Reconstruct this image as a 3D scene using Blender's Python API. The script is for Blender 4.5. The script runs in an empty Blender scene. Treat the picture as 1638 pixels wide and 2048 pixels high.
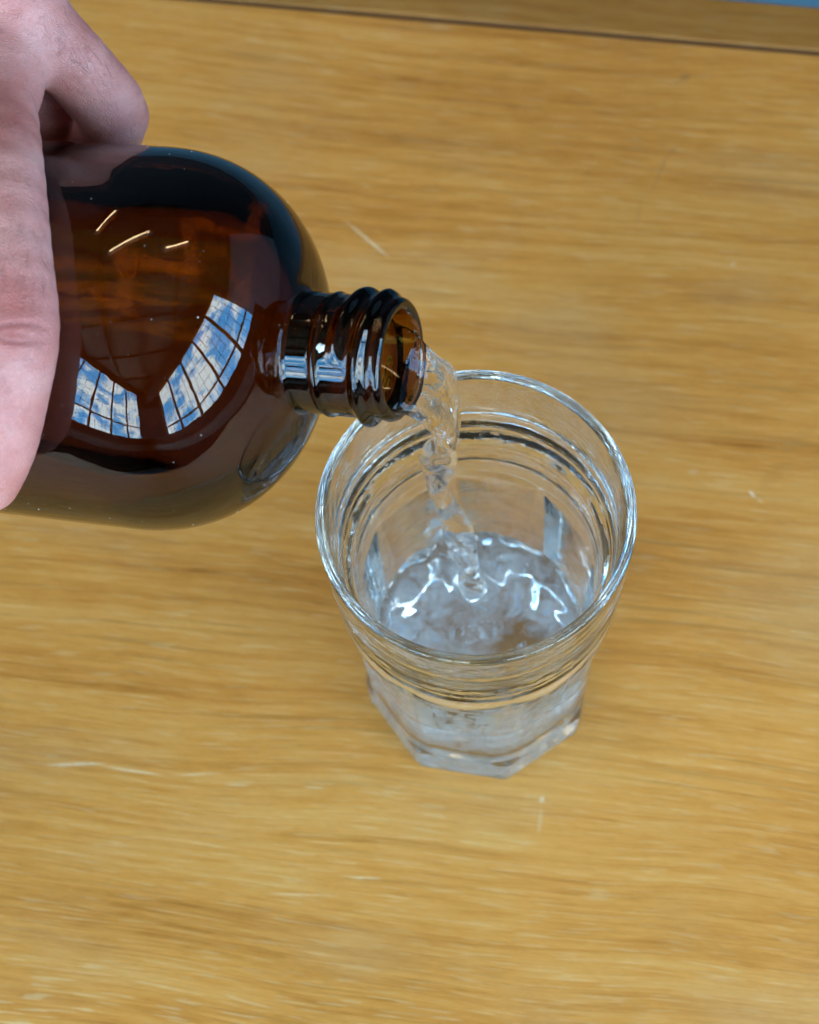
import bpy, math, random
import numpy as np
from mathutils import Matrix, Vector

MM = 0.001
rad = math.radians
sc = bpy.context.scene
col = sc.collection

# ------------------------------------------------------------ camera
cam_d = bpy.data.cameras.new('camera')
cam = bpy.data.objects.new('camera', cam_d); col.objects.link(cam)
sc.camera = cam
CP = (-16.6905, -229.5146, 647.2817)
CR = Vector((0.9953, -0.0883, -0.0390)); CV = Vector((0.0, 0.4043, -0.9146)).normalized()
CU = CR.cross(CV).normalized(); CR = CV.cross(CU).normalized()
cam.matrix_world = Matrix(((CR.x, CU.x, -CV.x, CP[0]*MM), (CR.y, CU.y, -CV.y, CP[1]*MM),
                           (CR.z, CU.z, -CV.z, CP[2]*MM), (0, 0, 0, 1)))
cam_d.sensor_fit = 'HORIZONTAL'; cam_d.sensor_width = 24.0
cam_d.lens = 24.0*4500/1638
cam_d.clip_start = 0.02; cam_d.clip_end = 60
cam_d.dof.use_dof = True; cam_d.dof.focus_distance = 0.556; cam_d.dof.aperture_fstop = 14

# ------------------------------------------------------------ world, exposure, sampling
WINDOW_POWER = 13.5
CEILING_TINT = (0.16, 0.085, 0.035)
world = bpy.data.worlds.new('World'); sc.world = world; world.use_nodes = True
bg = world.node_tree.nodes['Background']
bg.inputs[0].default_value = (0.75, 0.85, 1.0, 1); bg.inputs[1].default_value = 0.12
sc.view_settings.view_transform = 'Standard'; sc.view_settings.look = 'None'
sc.view_settings.exposure = 0.0; sc.view_settings.gamma = 1.0
cy = sc.cycles
cy.max_bounces = 24; cy.transmission_bounces = 20; cy.glossy_bounces = 8; cy.diffuse_bounces = 4
cy.transparent_max_bounces = 12; cy.volume_bounces = 8; cy.volume_step_rate = 1.0; cy.volume_max_steps = 64
cy.caustics_reflective = True; cy.caustics_refractive = True; cy.blur_glossy = 0.3
cy.sample_clamp_indirect = 12.0
cy.use_denoising = True

# ------------------------------------------------------------ material helpers
def new_mat(name):
    m = bpy.data.materials.new(name); m.use_nodes = True
    nt = m.node_tree; nt.nodes.clear()
    return m, nt, nt.nodes, nt.links

def principled(name, color=(0.5, 0.5, 0.5), rough=0.5, **kw):
    m, nt, N, Lk = new_mat(name)
    out = N.new('ShaderNodeOutputMaterial'); p = N.new('ShaderNodeBsdfPrincipled')
    Lk.new(p.outputs[0], out.inputs[0])
    p.inputs['Base Color'].default_value = (*color, 1); p.inputs['Roughness'].default_value = rough
    for k, v in kw.items(): p.inputs[k].default_value = v
    return m, nt, N, Lk, p

def math_n(nt, op, a, b=None, c=None, clamp=False):
    n = nt.nodes.new('ShaderNodeMath'); n.operation = op; n.use_clamp = clamp
    for i, v in enumerate((a, b, c)):
        if v is None: continue
        if hasattr(v, 'links'): nt.links.new(v, n.inputs[i])
        else: n.inputs[i].default_value = v
    return n.outputs[0]

def mix_col(nt, fac, a, b, mode='MIX'):
    n = nt.nodes.new('ShaderNodeMix'); n.data_type = 'RGBA'; n.blend_type = mode
    for i, v in ((0, fac), (6, a), (7, b)):
        if hasattr(v, 'links'): nt.links.new(v, n.inputs[i])
        elif i == 0: n.inputs[0].default_value = v
        else: n.inputs[i].default_value = (*v, 1)
    return n.outputs[2]

def noise(nt, vec, scale, detail=4, rough=0.5, dist=0.0):
    n = nt.nodes.new('ShaderNodeTexNoise'); n.inputs['Scale'].default_value = scale
    n.inputs['Detail'].default_value = detail; n.inputs['Roughness'].default_value = rough
    n.inputs['Distortion'].default_value = dist
    if vec is not None: nt.links.new(vec, n.inputs['Vector'])
    return n.outputs[0]

def mapping(nt, vec, loc=(0, 0, 0), rot=(0, 0, 0), scale=(1, 1, 1), kind='POINT'):
    n = nt.nodes.new('ShaderNodeMapping'); n.vector_type = kind
    n.inputs['Location'].default_value = loc; n.inputs['Rotation'].default_value = rot; n.inputs['Scale'].default_value = scale
    nt.links.new(vec, n.inputs['Vector'])
    return n.outputs[0]

def map_range(nt, v, a, b, c=0.0, d=1.0, smooth=True):
    n = nt.nodes.new('ShaderNodeMapRange'); n.interpolation_type = 'SMOOTHSTEP' if smooth else 'LINEAR'
    nt.links.new(v, n.inputs[0])
    for i, x in enumerate((a, b, c, d)): n.inputs[i+1].default_value = x
    return n.outputs[0]

def ramp(nt, v, stops):
    n = nt.nodes.new('ShaderNodeValToRGB'); e = n.color_ramp.elements
    while len(e) < len(stops): e.new(0.5)
    for i, (p, c) in enumerate(stops): e[i].position = p; e[i].color = (*c, 1)
    nt.links.new(v, n.inputs[0]); return n.outputs[0]

def bump(nt, h, strength, dist, normal=None):
    n = nt.nodes.new('ShaderNodeBump'); n.inputs['Strength'].default_value = strength; n.inputs['Distance'].default_value = dist
    nt.links.new(h, n.inputs['Height'])
    if normal is not None: nt.links.new(normal, n.inputs['Normal'])
    return n.outputs[0]

# ------------------------------------------------------------ materials
TC, TS = math.cos(rad(12.7)), math.sin(rad(12.7))     # the table is turned 12.7 degrees
def wood_material(name, offset, tone=1.0, marks=True):
    m, nt, N, Lk, p = principled(name, rough=0.42)
    tc = N.new('ShaderNodeTexCoord'); v = tc.outputs['Object']
    v = mapping(nt, v, loc=offset)
    # slow waviness of the grain direction
    wob = noise(nt, mapping(nt, v, scale=(5, 9, 5)), 1.0, 2)
    sep = N.new('ShaderNodeSeparateXYZ'); Lk.new(v, sep.inputs[0])
    comb = N.new('ShaderNodeCombineXYZ')
    Lk.new(sep.outputs[0], comb.inputs[0])
    Lk.new(math_n(nt, 'ADD', sep.outputs[1], math_n(nt, 'MULTIPLY', math_n(nt, 'SUBTRACT', wob, 0.5), 0.020)), comb.inputs[1])
    Lk.new(sep.outputs[2], comb.inputs[2])
    g = comb.outputs[0]
    broad = noise(nt, mapping(nt, g, scale=(5, 45, 1)), 1.0, 4, 0.6)
    bands = noise(nt, mapping(nt, g, scale=(9, 330, 1)), 1.0, 3, 0.6)
    fine = noise(nt, mapping(nt, g, scale=(45, 1500, 1)), 1.0, 3, 0.7)
    mott = noise(nt, mapping(nt, v, scale=(90, 260, 1)), 1.0, 4, 0.65)
    fleck = noise(nt, mapping(nt, v, scale=(300, 650, 1)), 1.0, 2, 0.6)
    s = math_n(nt, 'ADD', math_n(nt, 'MULTIPLY', broad, 0.44), math_n(nt, 'MULTIPLY', bands, 0.30))
    s = math_n(nt, 'ADD', s, math_n(nt, 'MULTIPLY', fine, 0.30))
    s = math_n(nt, 'ADD', s, math_n(nt, 'MULTIPLY', mott, 0.16))
    t = tone
    c = ramp(nt, s, [(0.42, (0.275*t, 0.092*t, 0.013*t)), (0.52, (0.485*t, 0.180*t, 0.028*t)),
                     (0.61, (0.595*t, 0.243*t, 0.044*t)), (0.76, (0.665*t, 0.325*t, 0.085*t))])
    # thin dark growth lines
    ln = noise(nt, mapping(nt, g, loc=(3, 1, 0), scale=(6, 420, 1)), 1.0, 3, 0.55)
    lm = map_range(nt, ln, 0.56, 0.66)
    lm = math_n(nt, 'MULTIPLY', lm, map_range(nt, noise(nt, mapping(nt, v, loc=(7, 2, 0), scale=(12, 14, 1)), 1.0, 2), 0.45, 0.65))
    c = mix_col(nt, math_n(nt, 'MULTIPLY', lm, 0.42), c, (0.27*t, 0.125*t, 0.028*t))
    # pale pores and raised silvery fibres, mostly at the near end of the top
    near = map_range(nt, sep.outputs[1], 0.03, -0.06)
    st = noise(nt, mapping(nt, g, loc=(1, 5, 0), rot=(0, 0, rad(1.0)), scale=(70, 1150, 1)), 1.0, 1, 0.4)
    sm = map_range(nt, st, 0.59, 0.67)
    sm = math_n(nt, 'MULTIPLY', sm, math_n(nt, 'ADD', 0.12, math_n(nt, 'MULTIPLY', near, 0.75)))
    c = mix_col(nt, sm, c, (0.80*t, 0.66*t, 0.36*t))
    # greyish worn haze patches
    hz = map_range(nt, noise(nt, mapping(nt, v, loc=(2, 9, 0), scale=(11, 22, 1)), 1.0, 3), 0.50, 0.72)
    c = mix_col(nt, math_n(nt, 'MULTIPLY', hz, 0.18), c, (0.47*t, 0.33*t, 0.17*t))
    c = mix_col(nt, math_n(nt, 'MULTIPLY', map_range(nt, fleck, 0.35, 0.75), 0.10), c, (0.33*t, 0.17*t, 0.05*t))
    if marks:
        # (x, y, half length, half width, angle, colour, strength) of scuffs and stains, mm
        for (x, y, l, w, a, cc, st_) in [
                (-22.6, 157.6, 10.5, 0.75, -50, (0.80, 0.68, 0.42), 0.75), (-19, 153.5, 6, 0.5, -50, (0.85, 0.74, 0.5), 0.6),
                (91.4, 208.3, 2.4, 1.7, 20, (0.13, 0.09, 0.05), 0.75), (88.5, 206.9, 2.2, 1.0, 10, (0.16, 0.11, 0.06), 0.45),
                (83.5, 180.0, 1.3, 1.6, 0, (0.20, 0.12, 0.06), 0.6), (78, 172, 11, 0.9, 62, (0.24, 0.15, 0.06), 0.45),
                (69, 158, 9, 0.9, 75, (0.27, 0.17, 0.07), 0.35),
                (90.8, 51.4, 1.8, 0.6, -58, (0.92, 0.84, 0.66), 0.9), (92.9, 48.9, 1.7, 0.35, -50, (0.85, 0.74, 0.5), 0.55),
                (14.2, -40.5, 1.4, 1.0, 70, (0.85, 0.76, 0.55), 0.55), (12.9, -47, 4.5, 0.9, 78, (0.80, 0.66, 0.38), 0.32),
                (98, 57, 7, 3.0, 35, (0.34, 0.15, 0.035), 0.35), (107, 68, 8, 3.0, 30, (0.33, 0.16, 0.045), 0.30),
                (-124, -15.5, 9.5, 0.75, -4, (0.78, 0.68, 0.45), 0.75), (-106.5, -19.5, 10, 0.55, -14, (0.85, 0.72, 0.44), 0.75),
                (-88, -22.3, 8, 0.45, -2, (0.80, 0.66, 0.38), 0.55),
                (73.5, 61, 2.0, 1.2, 0, (0.70, 0.6, 0.45), 0.3), (97, 134, 1.5, 1.0, 60, (0.72, 0.60, 0.40), 0.45),
                (-76, -27, 4.2, 0.35, -9, (0.82, 0.70, 0.42), 0.6), (-53, -30, 3.6, 0.35, -9, (0.82, 0.70, 0.42), 0.6),
                (-60, -62, 9.0, 0.35, -8, (0.82, 0.70, 0.42), 0.65), (-40, -59, 5.5, 0.35, -7, (0.84, 0.72, 0.44), 0.7)]:
            x, y, a = x*TC - y*TS, x*TS + y*TC, a+12.7
            mv = mapping(nt, tc.outputs['Object'], loc=(x*MM, y*MM, 0), rot=(0, 0, rad(a)), scale=(l*MM, w*MM, 1000), kind='TEXTURE')
            ln_ = N.new('ShaderNodeVectorMath'); ln_.operation = 'LENGTH'; Lk.new(mv, ln_.inputs[0])
            k = map_range(nt, ln_.outputs['Value'], 1.15, 0.35)
            k = math_n(nt, 'MULTIPLY', k, map_range(nt, fleck, 0.25, 0.5, 0.35, 1.0))
            c = mix_col(nt, math_n(nt, 'MULTIPLY', k, st_*0.48), c, cc)
    Lk.new(c, p.inputs['Base Color'])
    Lk.new(map_range(nt, mott, 0.3, 0.7, 0.36, 0.52, False), p.inputs['Roughness'])
    h = math_n(nt, 'ADD', math_n(nt, 'MULTIPLY', fine, 1.0), math_n(nt, 'MULTIPLY', fleck, 0.5))
    Lk.new(bump(nt, h, 0.5, 0.0003), p.inputs['Normal'])
    p.inputs['Specular IOR Level'].default_value = 0.30
    return m

def glass_material(name, ior, color=(1, 1, 1), rough=0.0, absorb=None, bumpy=None):
    m, nt, N, Lk = new_mat(name)
    out = N.new('ShaderNodeOutputMaterial'); g = N.new('ShaderNodeBsdfGlass')
    g.distribution = 'GGX' if rough > 0 else g.distribution
    g.inputs['Color'].default_value = (*color, 1); g.inputs['IOR'].default_value = ior; g.inputs['Roughness'].default_value = rough
    Lk.new(g.outputs[0], out.inputs['Surface'])
    if absorb:
        va = N.new('ShaderNodeVolumeAbsorption'); va.inputs['Color'].default_value = (*absorb[0], 1); va.inputs['Density'].default_value = absorb[1]
        Lk.new(va.outputs[0], out.inputs['Volume'])
    if bumpy:
        tc = N.new('ShaderNodeTexCoord')
        n1 = noise(nt, mapping(nt, tc.outputs['Object'], scale=bumpy[0]), 1.0, 3, 0.5)
        Lk.new(bump(nt, n1, bumpy[1], bumpy[2]), g.inputs['Normal'])
    return m

M_AMBER = glass_material('amber_glass', 1.51, absorb=((0.715, 0.54, 0.05), 1250.0), bumpy=((60, 60, 60), 0.28, 0.0004))
M_CLEAR = glass_material('clear_glass', 1.51, color=(0.985, 1.0, 1.0), bumpy=((110, 110, 160), 0.45, 0.0004))
M_WATER = glass_material('water', 1.333)
def pool_material():
    """water clouded in swirls by fine air; the white also stands in for refracted light"""
    m = glass_material('churned_water', 1.333, rough=0.07, bumpy=((120, 120, 60), 0.35, 0.001)); nt = m.node_tree; N = nt.nodes; Lk = nt.links
    tc = N.new('ShaderNodeTexCoord'); v = tc.outputs['Object']
    sep = N.new('ShaderNodeSeparateXYZ'); Lk.new(v, sep.inputs[0])
    r_ = N.new('ShaderNodeVectorMath'); r_.operation = 'LENGTH'; Lk.new(mapping(nt, v, scale=(1, 1, 0)), r_.inputs[0])
    h = N.new('ShaderNodeVectorMath'); h.operation = 'LENGTH'
    Lk.new(mapping(nt, v, loc=(-0.012, 0.004, 0), scale=(1, 1, 0)), h.inputs[0])
    hole = map_range(nt, h.outputs['Value'], 0.005, 0.011)
    n1 = noise(nt, v, 110, 4, 0.6, 2.0)
    k = map_range(nt, n1, 0.46, 0.60)
    ring = map_range(nt, r_.outputs['Value'], 0.010, 0.022, 0.35, 1.0)
    d = math_n(nt, 'MULTIPLY', math_n(nt, 'MULTIPLY', k, ring), hole)
    d = math_n(nt, 'MULTIPLY', d, map_range(nt, sep.outputs[2], 0.043, 0.040))
    vs = N.new('ShaderNodeVolumeScatter'); vs.inputs['Color'].default_value = (0.93, 0.98, 1.0, 1)
    Lk.new(math_n(nt, 'MULTIPLY', d, 160.0), vs.inputs['Density'])
    Lk.new(vs.outputs[0], [n for n in N if n.type == 'OUTPUT_MATERIAL'][0].inputs['Volume'])
    return m
M_POOL = pool_material()
M_PRESSED = glass_material('pressed_glass_edge', 1.51, color=(0.985, 1.0, 1.0), rough=0.17, bumpy=((300, 300, 60), 0.6, 0.0005))
M_FOOT = glass_material('pressed_glass_foot', 1.51, color=(0.985, 1.0, 1.0), rough=0.04, bumpy=((250, 250, 90), 0.4, 0.0004))
M_JET = glass_material('rippled_water', 1.333, bumpy=((240, 240, 110), 0.6, 0.0008))
def bubble_material():
    m, nt, N, Lk = new_mat('air_bubble')
    out = N.new('ShaderNodeOutputMaterial'); g = N.new('ShaderNodeBsdfGlass'); g.inputs['IOR'].default_value = 1/1.333; g.inputs['Roughness'].default_value = 0
    d = N.new('ShaderNodeBsdfTranslucent'); d.inputs[0].default_value = (0.9, 0.95, 1, 1)
    d2 = N.new('ShaderNodeBsdfDiffuse'); d2.inputs[0].default_value = (0.9, 0.95, 1, 1)
    a = N.new('ShaderNodeMixShader'); Lk.new(d.outputs[0], a.inputs[1]); Lk.new(d2.outputs[0], a.inputs[2])
    b = N.new('ShaderNodeMixShader'); b.inputs[0].default_value = 0.8; Lk.new(g.outputs[0], b.inputs[1]); Lk.new(a.outputs[0], b.inputs[2])  # mostly white: froth, with bright sky reflection put into the colour
    Lk.new(b.outputs[0], out.inputs[0]); return m
M_BUBBLE = bubble_material()
M_WOOD = wood_material('varnished_pine', (0.31, 0.12, 0.0))
M_WOOD_EDGE = wood_material('varnished_pine_edge', (2.7, 0.9, 0.0), tone=0.55, marks=False)
M_DARKWOOD = principled('dark_timber', (0.07, 0.038, 0.018), 0.5)[0]
M_FRAME = principled('window_timber', (0.10, 0.045, 0.022), 0.5)[0]
M_WIRE = principled('wire_in_glass', (0.05, 0.06, 0.07), 0.5)[0]
M_CREAM = principled('cream_paint', (0.42, 0.37, 0.29), 0.6)[0]
M_BROWN = principled('brown_paint', (0.11, 0.045, 0.02), 0.5)[0]
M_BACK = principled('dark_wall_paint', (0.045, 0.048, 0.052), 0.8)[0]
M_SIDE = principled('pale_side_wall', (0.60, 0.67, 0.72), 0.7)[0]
M_JOINT = principled('joint_brown', (0.13, 0.055, 0.018), 0.7)[0]
M_GLUE = principled('dried_white_speck', (0.75, 0.75, 0.68), 0.6)[0]

def floor_material():
    m, nt, N, Lk, p = principled('blue_grey_floor', rough=0.45)
    tc = N.new('ShaderNodeTexCoord')
    n1 = noise(nt, tc.outputs['Object'], 6, 4)
    Lk.new(ramp(nt, n1, [(0.3, (0.12, 0.30, 0.43)), (0.7, (0.18, 0.40, 0.54))]), p.inputs['Base Color'])
    return m
M_FLOOR = floor_material()

def ceiling_material():
    m, nt, N, Lk, p = principled('ceiling_boards', rough=0.6)
    tc = N.new('ShaderNodeTexCoord')
    n1 = noise(nt, mapping(nt, tc.outputs['Object'], scale=(1, 12, 1)), 1.5, 4)
    Lk.new(ramp(nt, n1, [(0.3, (0.16, 0.09, 0.04)), (0.7, (0.25, 0.15, 0.07))]), p.inputs['Base Color'])
    return m
M_CEIL = ceiling_material()

def pane_material():
    """window panes lit by a blue sky with broken cloud"""
    m, nt, N, Lk = new_mat('daylit_pane')
    out = N.new('ShaderNodeOutputMaterial'); e = N.new('ShaderNodeEmission')
    tc = N.new('ShaderNodeTexCoord'); g = N.new('ShaderNodeNewGeometry')
    n1 = noise(nt, mapping(nt, g.outputs['Position'], scale=(1.8, 1.8, 2.8)), 1.0, 6, 0.6, 0.6)
    k = map_range(nt, n1, 0.42, 0.56)
    c = mix_col(nt, k, (0.05, 0.38, 0.85), (0.80, 0.96, 1.0))
    Lk.new(c, e.inputs[0]); e.inputs[1].default_value = WINDOW_POWER
    Lk.new(e.outputs[0], out.inputs[0])
    return m
M_PANE = pane_material()

def tube_lamp_material():
    m, nt, N, Lk = new_mat('lamp_glow')
    out = N.new('ShaderNodeOutputMaterial'); e = N.new('ShaderNodeEmission')
    e.inputs[0].default_value = (1.0, 0.72, 0.38, 1); e.inputs[1].default_value = 22
    Lk.new(e.outputs[0], out.inputs[0]); return m
M_LAMP = tube_lamp_material()

def skin_material():
    m, nt, N, Lk, p = principled('skin', rough=0.46)
    tc = N.new('ShaderNodeTexCoord'); v = tc.outputs['Object']
    at = N.new('ShaderNodeAttribute'); at.attribute_name = 'redness_shade'
    cr = N.new('ShaderNodeAttribute'); cr.attribute_name = 'crease'
    big = noise(nt, v, 75, 4, 0.6); mid = noise(nt, v, 300, 3, 0.6)
    c = ramp(nt, big, [(0.3, (0.47, 0.155, 0.125)), (0.5, (0.56, 0.230, 0.195)), (0.72, (0.64, 0.32, 0.275))])
    c = mix_col(nt, math_n(nt, 'MULTIPLY', at.outputs['Fac'], 0.85), c, (0.37, 0.085, 0.065))  # red joints plus the painted shade below the index finger
    c = mix_col(nt, math_n(nt, 'MULTIPLY', cr.outputs['Fac'], 0.55), c, (0.27, 0.07, 0.06))
    c = mix_col(nt, math_n(nt, 'MULTIPLY', map_range(nt, mid, 0.48, 0.72), 0.45), c, (0.34, 0.105, 0.085))
    Lk.new(c, p.inputs['Base Color'])
    p.inputs['Subsurface Weight'].default_value = 0.25
    p.inputs['Subsurface Radius'].default_value = (1.0, 0.35, 0.2)
    p.inputs['Subsurface Scale'].default_value = 0.003
    vo = N.new('ShaderNodeTexVoronoi'); vo.feature = 'DISTANCE_TO_EDGE'; vo.inputs['Scale'].default_value = 900
    nz = N.new('ShaderNodeTexNoise'); nz.inputs['Scale'].default_value = 250
    Lk.new(v, nz.inputs['Vector'])
    Lk.new(mix_col(nt, 0.012, v, nz.outputs['Color'], 'ADD'), vo.inputs['Vector'])
    b1 = bump(nt, map_range(nt, vo.outputs['Distance'], 0.0, 0.25), 0.55, 0.00016)
    # skin folds running across the digit
    fo = noise(nt, mapping(nt, v, rot=(0, 0, rad(-8)), scale=(220, 520, 400)), 1.0, 4, 0.65, 0.8)
    b2 = bump(nt, fo, 0.38, 0.0005, b1)
    Lk.new(b2, p.inputs['Normal'])
    return m
M_SKIN = skin_material()
M_NAIL = principled('fingernail', (0.50, 0.36, 0.36), 0.28)[0]

# ------------------------------------------------------------ object helpers
def link(name, me, mat=None, parent=None, smooth=False):
    o = bpy.data.objects.new(name, me); col.objects.link(o)
    if mat is not None: me.materials.append(mat)
    if parent is not None: o.parent = parent
    if smooth: me.polygons.foreach_set('use_smooth', [True]*len(me.polygons))
    return o

def empty(name, loc=(0, 0, 0)):
    o = bpy.data.objects.new(name, None); col.objects.link(o); o.location = loc
    o.empty_display_size = 0.02
    return o

def tag(o, label, cat, group=None):
    o['label'] = label; o['category'] = cat
    if group: o['group'] = group
    return o

def mesh_np(name, V, F):
    """V (n,3) in mm, F (m,4)"""
    me = bpy.data.meshes.new(name)
    V = np.asarray(V, float)*MM; F = np.asarray(F, np.int32)
    me.vertices.add(len(V)); me.vertices.foreach_set('co', V.astype(np.float32).ravel())
    me.loops.add(F.size); me.loops.foreach_set('vertex_index', F.ravel())
    k = F.shape[1]
    me.polygons.add(len(F)); me.polygons.foreach_set('loop_start', np.arange(len(F), dtype=np.int32)*k)
    me.polygons.foreach_set('loop_total', np.full(len(F), k, np.int32))
    me.update(calc_edges=True); me.validate()
    return me

def box_mesh(name, lo, hi, bevel=0.0):
    """box in metres, bevelled edges when asked"""
    import bmesh
    bm = bmesh.new(); bmesh.ops.create_cube(bm, size=1)
    for v in bm.verts:
        v.co = Vector([lo[i] + (v.co[i]+0.5)*(hi[i]-lo[i]) for i in range(3)])
    if bevel: bmesh.ops.bevel(bm, geom=bm.edges[:], offset=bevel, segments=3, affect='EDGES', profile=0.5)
    me = bpy.data.meshes.new(name); bm.to_mesh(me); bm.free(); return me

# ------------------------------------------------------------ surface from a distance field
def surface_net(f, lo, hi, h, B=8):
    """mesh of f = 0 (f < 0 inside) in the box lo..hi, voxel h (mm); only blocks near the surface are sampled"""
    lo = np.array(lo, float); n = np.ceil((np.array(hi)-lo)/h/B).astype(int)
    bi = np.stack(np.meshgrid(*[np.arange(k) for k in n], indexing='ij'), -1).reshape(-1, 3)
    ctr = lo + (bi+0.5)*B*h
    d = f(ctr)
    near = np.abs(d) < B*h*0.5*1.9 + 1.5
    G = np.repeat(np.repeat(np.repeat(d.reshape(*n).astype(np.float32), B, 0), B, 1), B, 2)
    loc = np.stack(np.meshgrid(*[np.arange(B)]*3, indexing='ij'), -1).reshape(-1, 3)
    nb = bi[near]
    for i in range(0, len(nb), 400):
        b = nb[i:i+400]
        idx = (b[:, None, :]*B + loc[None]).reshape(-1, 3)
        G[idx[:, 0], idx[:, 1], idx[:, 2]] = f(lo + idx*h)
    S = G < 0
    act = S[:-1, :-1, :-1]
    c = act.astype(np.int8)
    for dx, dy, dz in [(1,0,0),(0,1,0),(0,0,1),(1,1,0),(1,0,1),(0,1,1),(1,1,1)]:
        c = c + S[dx:S.shape[0]-1+dx, dy:S.shape[1]-1+dy, dz:S.shape[2]-1+dz]
    A = np.argwhere((c > 0) & (c < 8))
    ids = np.full(c.shape, -1, np.int32); ids[A[:, 0], A[:, 1], A[:, 2]] = np.arange(len(A))
    P = np.zeros((len(A), 3)); W = np.zeros(len(A))
    cs = [(0,0,0),(1,0,0),(0,1,0),(0,0,1),(1,1,0),(1,0,1),(0,1,1),(1,1,1)]
    g = {k: G[A[:, 0]+k[0], A[:, 1]+k[1], A[:, 2]+k[2]] for k in cs}
    for k in cs:
        for ax in range(3):
            if k[ax]: continue
            k2 = list(k); k2[ax] = 1; k2 = tuple(k2)
            a, b = g[k], g[k2]; m = (a < 0) != (b < 0)
            t = np.where(m, a/np.where(m, a-b, 1), 0)
            pt = np.array(k, float)[None].repeat(len(A), 0); pt[:, ax] = t
            P += pt*m[:, None]; W += m
    V = lo + (A + P/W[:, None])*h
    F = []
    for ax in range(3):
        u, w = (ax+1) % 3, (ax+2) % 3
        sl1 = [slice(None)]*3; sl2 = [slice(None)]*3
        sl1[ax] = slice(0, -1); sl2[ax] = slice(1, None)
        s1, s2 = S[tuple(sl1)], S[tuple(sl2)]
        E = np.argwhere(s1 != s2)
        E = E[(E[:, u] > 0) & (E[:, w] > 0) & (E[:, u] < c.shape[u]) & (E[:, w] < c.shape[w]) & (E[:, ax] < c.shape[ax])]
        q = []
        for du, dw in ((0, 0), (-1, 0), (-1, -1), (0, -1)):
            e = E.copy(); e[:, u] += du; e[:, w] += dw
            q.append(ids[e[:, 0], e[:, 1], e[:, 2]])
        q = np.stack(q, 1)
        fl = s1[E[:, 0], E[:, 1], E[:, 2]]
        q[~fl] = q[~fl][:, ::-1]
        F.append(q)
    F = np.concatenate(F); F = F[(F >= 0).all(1)]
    # pull the vertices onto the surface
    for _ in range(2):
        e = h*0.35; d0 = f(V)
        gr = np.stack([(f(V+np.eye(3)[i]*e)-f(V-np.eye(3)[i]*e))/(2*e) for i in range(3)], 1)
        gn = (gr**2).sum(1)+1e-6
        st = (d0/np.maximum(gn, 0.15))[:, None]*gr
        ln = np.linalg.norm(st, axis=1, keepdims=True); st *= np.minimum(1, h*0.5/np.maximum(ln, 1e-9))
        V = V - st*0.9
    return V, F

def smin(a, b, k):
    hh = np.clip(0.5+0.5*(b-a)/k, 0, 1)
    return b*(1-hh)+a*hh-k*hh*(1-hh)

def submesh(V, F, keep):
    F2 = F[keep]; used = np.unique(F2); m = np.full(len(V), -1, np.int64); m[used] = np.arange(len(used))
    return V[used], m[F2]

def lathe_surface(Rf, prof_n, seg, origin=None, frame=None):
    pass

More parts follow.
